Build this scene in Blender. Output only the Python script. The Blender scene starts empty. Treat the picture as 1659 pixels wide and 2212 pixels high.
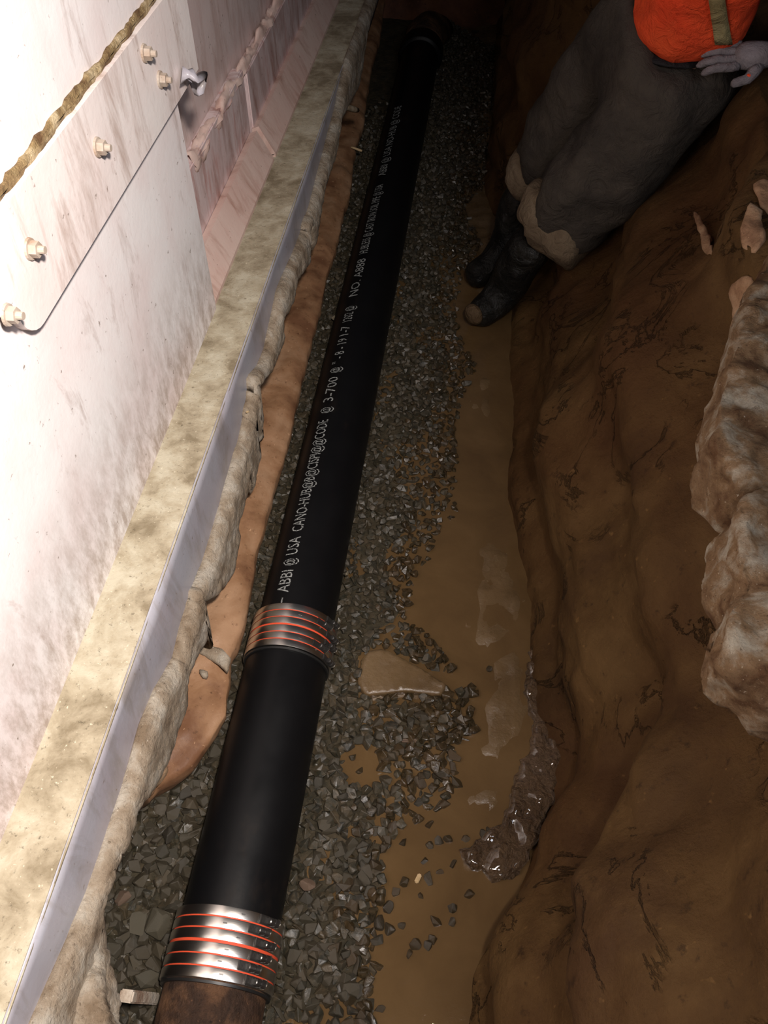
import bpy, bmesh, math, random
from mathutils import Vector, Matrix, noise
random.seed(7)
R = math.radians
C = bpy.context.scene.collection

# ------------------------------------------------------------------ camera
CAM = Vector((0.385, 0.0, 1.955)); PITCH = R(50.6); YAW = R(6.9)
W, H, F = 1659, 2212, 1790.0
cd = bpy.data.cameras.new('camera'); cam = bpy.data.objects.new('camera', cd); C.objects.link(cam)
cam.location = CAM; cam.rotation_euler = (math.pi/2-PITCH, 0, YAW)
cd.sensor_fit = 'VERTICAL'; cd.sensor_height = 24.0; cd.lens = 24.0*F/H; cd.clip_start = .02
bpy.context.scene.camera = cam
Fh = Vector((-math.sin(YAW), math.cos(YAW), 0)); Rt = Vector((math.cos(YAW), math.sin(YAW), 0))
FW = Fh*math.cos(PITCH) + Vector((0, 0, -math.sin(PITCH))); UP = Rt.cross(FW)

def ray(px, py):
    return Rt*((px-W/2)/F) + UP*((H/2-py)/F) + FW
def P(px, py, z=None, x=None, y=None):
    d = ray(px, py)
    if z is not None: t = (z-CAM.z)/d.z
    elif x is not None: t = (x-CAM.x)/d.x
    else: t = (y-CAM.y)/d.y
    return CAM + d*t
def proj(p):
    v = Vector(p)-CAM; d = v.dot(FW)
    return (W/2+F*v.dot(Rt)/d, H/2-F*v.dot(UP)/d, d)
def inpoly(x, y, poly):
    c = False; n = len(poly); j = n-1
    for i in range(n):
        xi, yi = poly[i]; xj, yj = poly[j]
        if (yi > y) != (yj > y) and x < (xj-xi)*(y-yi)/(yj-yi)+xi: c = not c
        j = i
    return c
def lerp_table(tab, v):
    if v <= tab[0][0]: return tab[0][1]
    for (a, b), (c, d) in zip(tab, tab[1:]):
        if v <= c:
            t = (v-a)/(c-a) if c > a else 0
            return b+(d-b)*t
    return tab[-1][1]
def sstep(a, b, v):
    if b < a: return 1-sstep(b, a, v)
    t = max(0, min(1, (v-a)/(b-a))); return t*t*(3-2*t)
def fbm(p, o=4):
    s = 0; a = 1; p = Vector(p)
    for i in range(o):
        s += a*noise.noise(p); p = p*2.1+Vector((3.1, 1.7, 5.3)); a *= .5
    return s

# ------------------------------------------------------------------ light
wd = bpy.data.worlds.new('world'); bpy.context.scene.world = wd; wd.use_nodes = True
wd.node_tree.nodes['Background'].inputs[0].default_value = (.55, .62, .8, 1)
wd.node_tree.nodes['Background'].inputs[1].default_value = .035
def area(name, loc, target, size, power, col, sizey=None):
    l = bpy.data.lights.new(name, 'AREA'); l.energy = power; l.color = col; l.size = size
    if sizey: l.shape = 'RECTANGLE'; l.size_y = sizey
    o = bpy.data.objects.new(name, l); C.objects.link(o); o.location = loc
    o.rotation_euler = (Vector(target)-Vector(loc)).to_track_quat('-Z', 'Y').to_euler(); return o
def spot(name, loc, target, power, col, ang, rad):
    l = bpy.data.lights.new(name, 'SPOT'); l.energy = power; l.color = col; l.spot_size = R(ang); l.spot_blend = 1; l.shadow_soft_size = rad
    o = bpy.data.objects.new(name, l); C.objects.link(o); o.location = loc
    o.rotation_euler = (Vector(target)-Vector(loc)).to_track_quat('-Z', 'Y').to_euler(); return o
spot('work_lamp', (.60, .05, 2.45), (-.75, .50, 1.45), 450, (1, .90, .82), 125, .07)
area('daylight_opening', (1.45, -.2, 2.7), (-.3, .9, .8), .4, 20, (.86, .90, 1.0), 1.0)
vs = bpy.context.scene.view_settings
vs.view_transform = 'Standard'; vs.look = 'None'; vs.exposure = 0.0; vs.gamma = 1; vs.use_curve_mapping = False

# ------------------------------------------------------------------ materials
class NT:
    def __init__(s, name):
        s.m = bpy.data.materials.new(name); s.m.use_nodes = True; s.t = s.m.node_tree
        s.b = s.t.nodes['Principled BSDF']; s.tc = s.t.nodes.new('ShaderNodeTexCoord')
    def n(s, t, **k):
        o = s.t.nodes.new(t)
        for a, b in k.items(): setattr(o, a, b)
        return o
    def l(s, a, b): s.t.links.new(a, b)
    def noise(s, scale, det=6, rough=.6, stretch=None, off=0, dist=0):
        mp = s.n('ShaderNodeMapping'); s.l(s.tc.outputs['Object'], mp.inputs[0])
        mp.inputs['Location'].default_value = (off, off*.7, off*1.3)
        if stretch: mp.inputs['Scale'].default_value = stretch
        n = s.n('ShaderNodeTexNoise'); n.inputs['Scale'].default_value = scale
        n.inputs['Detail'].default_value = det; n.inputs['Roughness'].default_value = rough
        n.inputs['Distortion'].default_value = dist
        s.l(mp.outputs[0], n.inputs['Vector']); return n.outputs['Fac']
    def ramp(s, fac, stops, interp='LINEAR'):
        r = s.n('ShaderNodeValToRGB'); r.color_ramp.interpolation = interp
        e = r.color_ramp.elements
        while len(e) < len(stops): e.new(.5)
        for i, (p, c) in enumerate(stops):
            e[i].position = p; e[i].color = (c, c, c, 1) if isinstance(c, (int, float)) else (*c, 1)
        s.l(fac, r.inputs[0]); return r.outputs[0]
    def mix(s, f, a, b, mode='MIX'):
        m = s.n('ShaderNodeMix', data_type='RGBA', blend_type=mode)
        for i, v in ((0, f), (6, a), (7, b)):
            if hasattr(v, 'links') or hasattr(v, 'is_linked'): s.l(v, m.inputs[i])
            elif i == 0: m.inputs[0].default_value = v
            else: m.inputs[i].default_value = (*v, 1)
        return m.outputs[2]
    def bump(s, hgt, strength, dist):
        b = s.n('ShaderNodeBump'); b.inputs['Strength'].default_value = strength; b.inputs['Distance'].default_value = dist
        s.l(hgt, b.inputs['Height'])
        if s.b.inputs['Normal'].is_linked: s.l(s.b.inputs['Normal'].links[0].from_socket, b.inputs['Normal'])
        s.l(b.outputs[0], s.b.inputs['Normal'])
    def col(s, c):
        if hasattr(c, 'links') or hasattr(c, 'is_linked'): s.l(c, s.b.inputs['Base Color'])
        else: s.b.inputs['Base Color'].default_value = (*c, 1)
    def set(s, rough=None, metal=None, spec=None):
        if rough is not None:
            if isinstance(rough, (int, float)): s.b.inputs['Roughness'].default_value = rough
            else: s.l(rough, s.b.inputs['Roughness'])
        if metal is not None: s.b.inputs['Metallic'].default_value = metal
        if spec is not None: s.b.inputs['Specular IOR Level'].default_value = spec
        return s.m

def soil(name, dark, mid, light, scale=4, rough=.75, bump=.5, spots=True, spec=.3, bd=.01, cracks=False):
    n = NT(name)
    c = n.ramp(n.noise(scale, 8, .62, dist=.3), [(.36, dark), (.5, mid), (.64, light)])
    if spots:
        c = n.mix(n.ramp(n.noise(scale*9, 4, .7, off=4), [(.60, 0.0), (.72, .8)]), c, tuple(v*.45 for v in dark))
        c = n.mix(n.ramp(n.noise(scale*14, 2, .5, off=9), [(.70, 0.0), (.76, .6)]), c, tuple(min(1, v*1.6) for v in light))
    if cracks:
        cr = n.ramp(n.noise(scale*1.3, 7, .62, off=14, dist=.8), [(.485, 1.0), (.5, 0.0), (.515, 1.0)]); mk = n.ramp(n.noise(scale*1.0, 2, .5, off=20), [(.50, 1.0), (.60, 0.0)])
        mx = n.mix(mk, cr, (1, 1, 1)); n.bump(mx, .9, .02)
        c = n.mix(n.ramp(n.noise(scale*.35, 3, .5, off=31), [(.4, 0.0), (.65, .6)]), c, tuple(q*g_ for q, g_ in zip(mid, (.85, .62, .6))))
    n.col(c); n.bump(n.noise(scale*3, 8, .65, off=2), bump, bd*2); n.bump(n.noise(scale*16, 6, .7, off=7), bump*.6, bd*.4)
    return n.set(rough, 0, spec)

M = {}
M['bank'] = soil('brown_clay_bank', (.050, .024, .008), (.078, .041, .013), (.112, .063, .022), 3.4, .75, .8, cracks=True, spec=.18)
M['backsoil'] = soil('reddish_far_soil', (.075, .028, .014), (.145, .055, .025), (.21, .088, .042), 3.2, .7, .5)
M['clay'] = soil('smooth_orange_clay', (.16, .075, .038), (.27, .145, .075), (.36, .215, .125), 6, .5, .3, spec=.35, bd=.004)
M['darksoil'] = soil('dark_brown_soil', (.05, .027, .017), (.085, .046, .028), (.12, .068, .04), 6, .8, .5)
M['bed'] = soil('wet_grit', (.025, .022, .014), (.045, .036, .02), (.07, .052, .03), 20, .7, .6)
M['rock'] = soil('dusty_broken_concrete', (.14, .068, .028), (.30, .185, .095), (.54, .47, .36), 14, .9, 1.2, bd=.014)
M['flake'] = soil('dried_clay_flake', (.20, .105, .055), (.34, .20, .11), (.42, .28, .17), 14, .7, .5)

def mud_mat(name, a, b, c, rough, bump, bs, bd, r2=None):
    n = NT(name)
    n.col(n.ramp(n.noise(5, 7, .6, dist=.5), [(.32, a), (.52, b), (.7, c)]))
    n.bump(n.noise(bs, 6, .6, off=3), bump, bd)
    return n.set(n.ramp(n.noise(14, 3, .5, off=5), [(.4, rough), (.65, r2 if r2 else rough)]), 0, .6)
M['water'] = mud_mat('muddy_water', (.085, .050, .021), (.104, .062, .026), (.122, .074, .032), .05, .3, 24, .006, .08)
M['mud'] = mud_mat('wet_mud', (.090, .056, .026), (.125, .080, .039), (.155, .103, .054), .12, .5, 55, .006, .4)
M['wetrock'] = mud_mat('glistening_wet_mud', (.10, .058, .030), (.14, .086, .046), (.18, .115, .070), .10, 1.0, 55, .05, .2)

M['wetrock'].node_tree.nodes['Principled BSDF'].inputs['Coat Weight'].default_value = 1
def stone_mat(name, cols, rough):
    n = NT(name); oi = n.n('ShaderNodeObjectInfo'); g = n.n('ShaderNodeNewGeometry')
    ad = n.n('ShaderNodeMath', operation='ADD'); n.l(oi.outputs['Random'], ad.inputs[0]); n.l(g.outputs['Random Per Island'], ad.inputs[1])
    fr = n.n('ShaderNodeMath', operation='FRACT'); n.l(ad.outputs[0], fr.inputs[0])
    k = len(cols); c = n.ramp(fr.outputs[0], [((i+.5)/k, tuple(q*g_ for q, g_ in zip(v, (.50, .46, .38)))) for i, v in enumerate(cols)])
    c = n.mix(n.ramp(n.noise(90, 4, .6), [(.4, 0.0), (.7, .35)]), c, (.13, .09, .05))
    n.col(c); n.bump(n.noise(160, 4, .6), .4, .003)
    return n.set(n.ramp(n.noise(40, 2), [(.4, rough), (.6, rough+.25)]), 0, .5)
M['stone'] = stone_mat('grey_green_crushed_stone', [(.040, .042, .032), (.062, .060, .046), (.085, .077, .056), (.052, .055, .050), (.100, .085, .060), (.036, .038, .035), (.075, .070, .055)], .38)
M['wetstone'] = stone_mat('mud_wetted_crushed_stone', [(.040, .032, .018), (.060, .045, .024), (.080, .055, .028), (.045, .038, .024), (.09, .06, .032), (.035, .03, .02)], .16)
M['palestone'] = stone_mat('pale_stone', [(.34, .30, .24), (.42, .38, .32)], .6)
M['pinkstone'] = stone_mat('pinkish_stone', [(.19, .13, .105), (.22, .15, .12)], .55)
M['greystone'] = stone_mat('large_grey_stone', [(.10, .10, .082), (.12, .115, .09)], .5)

# white painted steel, dirty, with streaks running down and rust
def steel(name, base, dirtc, amount, pink=0.0, zlow=None):
    n = NT(name)
    st = n.noise(7, 8, .7, stretch=(1, 1.6, .45), dist=.6)
    f = n.ramp(st, [(.62-amount*.3, 0.0), (.80-amount*.25, .85)])
    c = n.mix(n.ramp(n.noise(3.2, 5, .6, off=3), [(.4, 0.0), (.7, 1.0)]), base, tuple(b*k for b, k in zip(base, (.93, .84, .83))))
    if pink: c = n.mix(n.ramp(n.noise(16, 5, .7, stretch=(1, 1.2, .35), off=8), [(.52, 0.0), (.74, pink)]), c, (.46, .17, .14))
    if zlow:
        sx = n.n('ShaderNodeSeparateXYZ'); n.l(n.tc.outputs['Object'], sx.inputs[0])
        mr = n.n('ShaderNodeMapRange'); n.l(sx.outputs['Z'], mr.inputs[0])
        for i, v in zip((1, 2, 3, 4), (zlow[0], zlow[1], 1.0, 0.0)): mr.inputs[i].default_value = v
        mu = n.n('ShaderNodeMath', operation='MULTIPLY'); n.l(mr.outputs[0], mu.inputs[0])
        n.l(n.ramp(n.noise(24, 8, .75, stretch=(1, 1.3, .6), off=6), [(.40, 0.0), (.62, .8)]), mu.inputs[1])
        c = n.mix(mu.outputs[0], c, (.33, .25, .20))
    c = n.mix(f, c, dirtc)
    c = n.mix(n.ramp(n.noise(60, 3, .6, off=12), [(.68, 0.0), (.75, .8)]), c, (.14, .09, .06))
    n.col(c); n.bump(n.noise(70, 5, .6, off=1), .25, .002)
    return n.set(.55, 0, .4)
M['panel'] = steel('white_painted_steel', (.83, .80, .80), (.34, .24, .20), .12, .08, (.52, .85))
M['rail'] = steel('white_rail_paint', (.80, .75, .73), (.36, .25, .20), .38)
M['pink'] = steel('pinkish_worn_paint', (.66, .55, .55), (.30, .15, .12), .52, .7)
M['lip'] = steel('pink_lip_paint', (.68, .52, .46), (.40, .22, .17), .35, .3)
M['upper'] = steel('pinkish_upper_paint', (.66, .55, .53), (.42, .28, .24), .45, .2)
M['face'] = steel('blue_grey_scraped_steel', (.40, .40, .45), (.26, .23, .22), .42); M['face'].node_tree.nodes['Principled BSDF'].inputs['Roughness'].default_value = .3
M['bolt'] = steel('bolt_paint', (.42, .37, .31), (.25, .13, .06), .6)
M['crustc'] = soil('pale_dried_slurry', (.20, .145, .095), (.33, .265, .195), (.46, .41, .34), 12, .9, .8, bd=.008)
M['ledge'] = soil('dusty_sandy_ledge', (.21, .17, .11), (.36, .31, .22), (.47, .43, .33), 11, .85, .5, bd=.004)
M['rust'] = soil('rusty_edge', (.13, .07, .03), (.30, .21, .10), (.60, .48, .30), 16, .7, .8)

n = NT('black_coated_cast_iron')
c = n.mix(n.ramp(n.noise(5, 8, .7, stretch=(1, .5, 1)), [(.60, 0.0), (.72, .28)]), (.004, .004, .0045), (.03, .02, .014))
n.col(c); n.bump(n.noise(60, 4), .08, .002); M['pipe'] = n.set(n.ramp(n.noise(8, 3), [(.3, .36), (.7, .5)]), 0, .2)
M['oldpipe'] = soil('rusty_old_cast_iron', (.018, .011, .008), (.060, .031, .018), (.17, .085, .042), 11, .6, 1.0, bd=.01)
n = NT('orange_rubber'); n.col((.62, .075, .03)); M['rubber'] = n.set(.55, 0, .3)
n = NT('black_rubber'); n.col((.012, .012, .012)); M['brubber'] = n.set(.4, 0, .4)
n = NT('stainless_steel_band'); n.col((.62, .59, .55)); n.bump(n.noise(30, 3, .5, stretch=(1, 20, 1)), .08, .001); M['band'] = n.set(.28, 1, .5)
n = NT('dark_clamp_screw'); n.col((.13, .125, .12)); M['screw'] = n.set(.38, .9, .5)
n = NT('bright_screw_rim'); n.col((.6, .58, .52)); M['rim'] = n.set(.3, 1, .5)
n = NT('grey_stamp_ink'); n.col(n.ramp(n.noise(260, 2, .5), [(.38, (.03, .03, .03)), (.5, (.30, .31, .30))])); M['ink'] = n.set(.7)
def cloth(name, a, b, rough=.9, sc=6):
    n = NT(name); n.col(n.ramp(n.noise(sc, 6, .65), [(.35, a), (.65, b)])); n.bump(n.noise(18, 6, .65, off=2, dist=.6), .8, .03); return n.set(rough, 0, .2)
M['trouser'] = cloth('muddy_grey_trousers', (.036, .030, .025), (.072, .059, .045))
M['khaki'] = cloth('mud_stained_khaki', (.10, .068, .042), (.22, .165, .105))
M['shirt'] = cloth('hi_vis_orange', (.80, .065, .018), (.92, .11, .03))
M['stripe'] = cloth('dull_reflective_stripe', (.25, .20, .09), (.33, .28, .14), .5)
M['glove'] = cloth('grey_work_glove', (.15, .13, .13), (.27, .24, .25))
M['boot'] = cloth('black_rubber_boot', (.006, .006, .006), (.016, .014, .011), .3)
M['toe'] = cloth('muddy_boot_toe', (.07, .042, .022), (.12, .078, .042), .5)
M['belt'] = cloth('dark_belt', (.012, .011, .012), (.02, .018, .018), .6)
M['skin'] = cloth('skin', (.42, .24, .16), (.50, .30, .21), .55)
M['hair'] = cloth('dark_hair', (.02, .014, .01), (.04, .028, .02))
M['wood'] = soil('weathered_whitish_wood', (.30, .20, .14), (.46, .38, .30), (.60, .54, .46), 14, .8, .5)
M['bark'] = soil('pale_root', (.33, .24, .15), (.46, .36, .24), (.55, .45, .32), 30, .8, .4)
M['straw'] = soil('straw', (.4, .28, .14), (.5, .36, .2), (.6, .45, .25), 30, .7, .2)

# ------------------------------------------------------------------ builders
def link(name, me, mat, parent=None, smooth=False):
    o = bpy.data.objects.new(name, me); C.objects.link(o)
    for m in (mat if isinstance(mat, list) else [mat]): me.materials.append(M[m] if isinstance(m, str) else m)
    if parent: o.parent = parent
    if smooth:
        for p in me.polygons: p.use_smooth = True
    return o
def from_bm(name, bm, mat, parent=None, smooth=False):
    me = bpy.data.meshes.new(name); bm.normal_update(); bm.to_mesh(me); bm.free(); return link(name, me, mat, parent, smooth)
def tag(o, label=None, cat=None, group=None, kind=None):
    if label: o['label'] = label
    if cat: o['category'] = cat
    if group: o['group'] = group
    if kind: o['kind'] = kind
    return o
def empty(name, loc, label, cat, group=None):
    o = bpy.data.objects.new(name, None); C.objects.link(o); o.location = loc; o.empty_display_size = .05
    return tag(o, label, cat, group)
def adopt(o, root):
    o.parent = root; o.matrix_parent_inverse = Matrix.Translation(root.location).inverted(); return o
def grid(nu, nv, fn):
    bm = bmesh.new(); g = [[bm.verts.new(fn(i/nu, j/nv)) for j in range(nv+1)] for i in range(nu+1)]
    for i in range(nu):
        for j in range(nv): bm.faces.new((g[i][j], g[i+1][j], g[i+1][j+1], g[i][j+1]))
    return bm
def add_box(bm, lo, hi, mat=None, bev=0):
    vs_ = []
    for x in (lo[0], hi[0]):
        for y in (lo[1], hi[1]):
            for z in (lo[2], hi[2]):
                v = Vector((x, y, z)); vs_.append(bm.verts.new(mat @ v if mat else v))
    fs = [bm.faces.new([vs_[i] for i in f]) for f in ((0, 1, 3, 2), (4, 6, 7, 5), (0, 4, 5, 1), (2, 3, 7, 6), (0, 2, 6, 4), (1, 5, 7, 3))]
    if bev: bmesh.ops.bevel(bm, geom=list({e for f in fs for e in f.edges}), offset=bev, segments=2, affect='EDGES')
def box(name, lo, hi, mat, parent=None, bev=.003, mtx=None):
    bm = bmesh.new(); add_box(bm, lo, hi, mtx, bev); return from_bm(name, bm, mat, parent)
def rings(name, prof, mat, parent=None, seg=64, axis='Y', cap=True, a0=0, a1=2*math.pi, smooth=True, wob=0, ctr=(0, 0)):
    """profile list of (along, radius) revolved about the Y axis"""
    bm = bmesh.new(); full = abs(a1-a0-2*math.pi) < 1e-4; n_ = seg if full else seg+1; g = []
    for (y, r) in prof:
        row = []
        for i in range(n_):
            a = a0+(a1-a0)*i/seg; rr = r*(1+wob*noise.noise(Vector((math.cos(a)*2, y*9, math.sin(a)*2))))
            row.append(bm.verts.new((ctr[0]+rr*math.sin(a), y, ctr[1]+rr*math.cos(a))))
        g.append(row)
    for k in range(len(g)-1):
        for i in range(seg):
            j = (i+1) % n_
            bm.faces.new((g[k][i], g[k][j], g[k+1][j], g[k+1][i]))
    if cap and full:
        bm.faces.new(g[0]); bm.faces.new(list(reversed(g[-1])))
    bmesh.ops.recalc_face_normals(bm, faces=bm.faces)
    o = from_bm(name, bm, mat, parent, smooth); 
    if smooth:
        for e in o.data.edges: pass
        o.data.set_sharp_from_angle(angle=R(40))
    return o
def slab(name, pts, thick, mat, parent=None, sub=3, amp=.01, freq=12, nrm=None, smooth=True, bev=0.0):
    """a solid lump from an outline: outline points (3D) extruded along -nrm, densified, roughened"""
    nrm = Vector(nrm or (0, 0, 1)); bm = bmesh.new()
    top = [bm.verts.new(p) for p in pts]; f = bm.faces.new(top)
    r = bmesh.ops.extrude_face_region(bm, geom=[f]); 
    for v in r['geom']:
        if isinstance(v, bmesh.types.BMVert): v.co -= nrm*thick
    bmesh.ops.recalc_face_normals(bm, faces=bm.faces)
    bmesh.ops.triangulate(bm, faces=bm.faces)
    for s in range(sub):
        es = [e for e in bm.edges if e.calc_length() > .018]
        if not es: break
        bmesh.ops.subdivide_edges(bm, edges=es, cuts=1)
        bmesh.ops.triangulate(bm, faces=[f for f in bm.faces if len(f.verts) > 3])
    bm.normal_update()
    for _ in range(int(bev)): bmesh.ops.smooth_vert(bm, verts=bm.verts, factor=.5, use_axis_x=True, use_axis_y=True, use_axis_z=True)
    bm.normal_update()
    off = [v.normal*amp*(fbm(v.co*freq, 4)+.45*(.5-abs(noise.noise(v.co*freq*3.3)))*2) for v in bm.verts]
    for v, d in zip(bm.verts, off): v.co += d
    return from_bm(name, bm, mat, parent, smooth)
def tube(bm, pts, rad, seg=8):
    rows = []
    for i, p in enumerate(pts):
        p = Vector(p); d = (Vector(pts[min(i+1, len(pts)-1)])-Vector(pts[max(i-1, 0)])).normalized()
        a = d.orthogonal().normalized() if abs(d.z) > .9 else d.cross(Vector((0, 0, 1))).normalized(); b = d.cross(a)
        r = rad[i] if isinstance(rad, (list, tuple)) else rad
        rows.append([bm.verts.new(p+(a*math.cos(2*math.pi*k/seg)+b*math.sin(2*math.pi*k/seg))*r) for k in range(seg)])
    for r0, r1 in zip(rows, rows[1:]):
        for k in range(seg): bm.faces.new((r0[k], r0[(k+1) % seg], r1[(k+1) % seg], r1[k]))
    bm.faces.new(list(reversed(rows[0]))); bm.faces.new(rows[-1])
def skinned(name, verts, edges, rad, mat, parent=None, sub=2, fold=0, ff=8, root=0, fz=1):
    me = bpy.data.meshes.new(name); me.from_pydata([tuple(v) for v in verts], edges, []); o = bpy.data.objects.new(name, me); C.objects.link(o)
    m = o.modifiers.new('skin', 'SKIN'); m.use_smooth_shade = True
    for i, s in enumerate(me.skin_vertices[0].data):
        r = rad[i]; s.radius = r if isinstance(r, tuple) else (r, r); s.use_root = (i == root)
    sd = o.modifiers.new('sub', 'SUBSURF'); sd.levels = sub; sd.render_levels = sub
    dg = bpy.context.evaluated_depsgraph_get(); dg.update()
    nm = bpy.data.meshes.new_from_object(o.evaluated_get(dg)); o.modifiers.clear(); bpy.data.objects.remove(o); 
    nm.name = name
    if fold:
        nn = [Vector(v.normal) for v in nm.vertices]
        for v, q in zip(nm.vertices, nn):
            c = Vector((v.co.x, v.co.y, v.co.z*fz)); v.co += q*fold*(fbm(c*ff, 3)+.6*(1-2*abs(noise.noise(c*ff*.8+Vector((9, 2, 4))))))
    nm.materials.clear()
    return link(name, nm, mat, parent, True)

# ------------------------------------------------------------------ setting: floor, banks
WZ = -.062          # water level
base_px = [(1075, 0), (1072, 120), (1062, 260), (1045, 400), (1062, 480), (1080, 560), (1090, 640), (1080, 700), (1085, 780), (1110, 860), (1108, 950), (1095, 1050), (1120, 1180),
           (1148, 1300), (1145, 1430), (1158, 1550), (1195, 1640), (1192, 1740), (1150, 1850), (1110, 1950), (1060, 2020), (1022, 2120), (1012, 2212)]
bt = sorted([(P(a, b, z=WZ).y, P(a, b, z=WZ).x) for a, b in base_px])
bt = [(-1.5, .5)]+bt+[(8, .45)]
s_tab = [(-1, .30), (1.0, .30), (1.7, .27), (2.2, .45), (2.6, .62), (3.1, .58), (3.6, .22), (4.2, .12), (8, .12)]
TOPZ = .98
def bank_x(y, z):
    x0 = lerp_table(bt, y); al = sstep(2.15, 2.6, y)*(1-sstep(3.15, 3.6, y))
    x = x0+al*.04+lerp_table(s_tab, y)*(z+.06)
    zz = (z+.06)
    x += .05*math.sin(min(1, max(0, zz/.5))*math.pi)*(1-al)*-.5*0
    x += .030*fbm((y*2.0, z*3.6, 3.3), 3)*sstep(0, .15, zz)+.012*(1-2*abs(noise.noise(Vector((y*5, z*9, 1.1)))))*sstep(-.02, .1, zz)+.007*fbm((y*14, z*18, 1.1), 4)
    x += (.030+.012*noise.noise(Vector((y*1.1, 4, 4))))*math.sin(zz/.36*6.283+5*noise.noise(Vector((y*.9, 0, 3)))+1.2*noise.noise(Vector((y*5, z*3, 8))))*sstep(0, .08, zz)
    # undercut below the paving slabs
    x += .10*sstep(.55, .93, z)*(1-sstep(2.0, 2.5, y))
    # slumped wedge near the base
    x += -.05*sstep(.30, .05, abs(z-.16)-.02)*0
    return x
def bank(u, v):
    y = -1.2+8.2*u
    if v < .72:
        z = -.14+(TOPZ+.14)*(v/.72); return (bank_x(y, z), y, z)
    t = (v-.72)/.28
    return (bank_x(y, TOPZ)+2.4*t, y, TOPZ+.12*sstep(0, .3, t)+.05*fbm((y*2, t*5, 0), 3))
tag(from_bm('wall_right', grid(420, 130, bank), 'bank', None, True), kind='structure')
def back(u, v):
    x = -1.0+3.0*u; z = -.2+2.4*v
    return (x, 5.55+.30*v+.10*fbm((x*2, z*2, 7), 4)+.02*fbm((x*9, z*9, 7), 3), z)
tag(from_bm('wall_back', grid(90, 80, back), 'backsoil', None, True), kind='structure')
def lwall(u, v):
    y = -1.2+7*u; z = -.15+1.0*v
    xb = lerp_table([(-1, -.33), (.2, -.33), (.6, -.315), (.9, -.30), (1.1, -.36), (8, -.36)], y)
    return (xb-.25*sstep(.45, 1, v)+.02*fbm((y*5, z*5, 2), 4), y, z)
tag(from_bm('wall_left', grid(200, 30, lwall), 'darksoil', None, True), kind='structure')

# wet mud floor, submerged except where it rises
pale1 = [(1010, 800), (1080, 770), (1090, 850), (1075, 960), (1060, 985), (1020, 960)]
pale2 = [(1030, 1150), (1090, 1120), (1140, 1220), (1150, 1400), (1000, 1420), (1010, 1250)]
pale3 = [(1040, 1400), (1145, 1390), (1150, 1560), (1150, 1640), (1125, 1700), (1060, 1790), (985, 1810), (975, 1720), (1020, 1600), (1035, 1480)]
lump = [(1150, 1400), (1138, 1500), (1155, 1560), (1152, 1610), (1130, 1650), (1108, 1700), (1104, 1750), (1060, 1800), (998, 1838), (1018, 1868), (1060, 1892), (1085, 1900), (1125, 1880), (1165, 1800), (1200, 1720), (1215, 1640), (1190, 1560), (1175, 1430)]
def soft(px, py, poly, rad=26):
    c = 0
    for dx in (-rad, 0, rad):
        for dy in (-rad, 0, rad): c += inpoly(px+dx, py+dy, poly)
    return c/9
def floor_fn(u, v):
    x = -.75+1.9*u; y = -.6+6.5*v; z = WZ-.016+.010*fbm((x*9, y*9, 5), 4)
    px, py, d = proj((x, y, WZ))
    if x > .1:
        k = max(soft(px, py, pale1), soft(px, py, pale2), soft(px, py, pale3))
        z += k*(.0175+.004*fbm((x*14, y*14, 1), 4))
        if y > 2.3: z += .02*sstep(2.3, 3.2, y)*sstep(.25, .5, x)
    return (x, y, z)
tag(from_bm('floor', grid(150, 420, floor_fn), 'mud', None, True), kind='structure')
def water_fn(u, v):
    x = .10+.85*u; y = -.5+3.6*v
    return (x, y, WZ)
wt = from_bm('muddy_puddle', grid(40, 160, water_fn), 'water', None, True)
tag(wt, 'brown opaque muddy water pooled between the gravel and the right clay bank', 'puddle')

lp = slab('wet_mud_mound', [P(a, b, z=WZ+.014) for a, b in lump], .06, 'wetrock', None, 5, .014, 34, bev=1)
tag(lp, 'glistening wet lump of mud rising from the puddle against the right bank', 'mud')
sl = slab('flat_slab', [P(a, b, z=WZ+.022) for a, b in [(783, 1420), (800, 1403), (832, 1400), (905, 1440), (965, 1478), (955, 1500), (870, 1492), (790, 1500), (772, 1470)]], .04, 'mud', None, 3, .003, 14, bev=1)
tag(sl, 'flat mud-coated slab of rock poking out of gravel right of far coupling', 'rock')

# ------------------------------------------------------------------ gravel
def Yat(py, x=.02, z=.105):
    lo, hi = -.5, 9
    for _ in range(50):
        m = (lo+hi)/2
        if proj((x, m, z))[1] > py: lo = m
        else: hi = m
    return lo
Yb0, Yb1 = Yat(2118), Yat(1962)      # near coupling
Yc0, Yc1 = Yat(1402, .02, .10), Yat(1312, .02, .10)  # far coupling
g_right = [(960, 40), (1070, 100), (1060, 260), (1045, 400), (1000, 440), (1040, 520), (1000, 590), (985, 650), (990, 720), (1030, 790), (1000, 850), (985, 940), (982, 1050), (985, 1100), (940, 1180), (900, 1260), (880, 1320),
           (945, 1390), (985, 1450), (900, 1440), (960, 1480), (1025, 1490), (1030, 1570), (985, 1620), (990, 1690), (960, 1745), (900, 1770), (850, 1800), (828, 1840), (822, 2000), (812, 2120), (800, 2300), (300, 2300), (560, 1400), (880, 20)]
slabp = [(775, 1410), (832, 1392), (905, 1436), (965, 1478), (955, 1505), (870, 1500), (785, 1505)]
pud = [(735, 1625), (770, 1600), (812, 1610), (822, 1650), (812, 1690), (760, 1700), (735, 1670)]
semi = [(830, 1220), (980, 1100), (1010, 1200), (990, 1440), (940, 1400), (860, 1300)]
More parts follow.
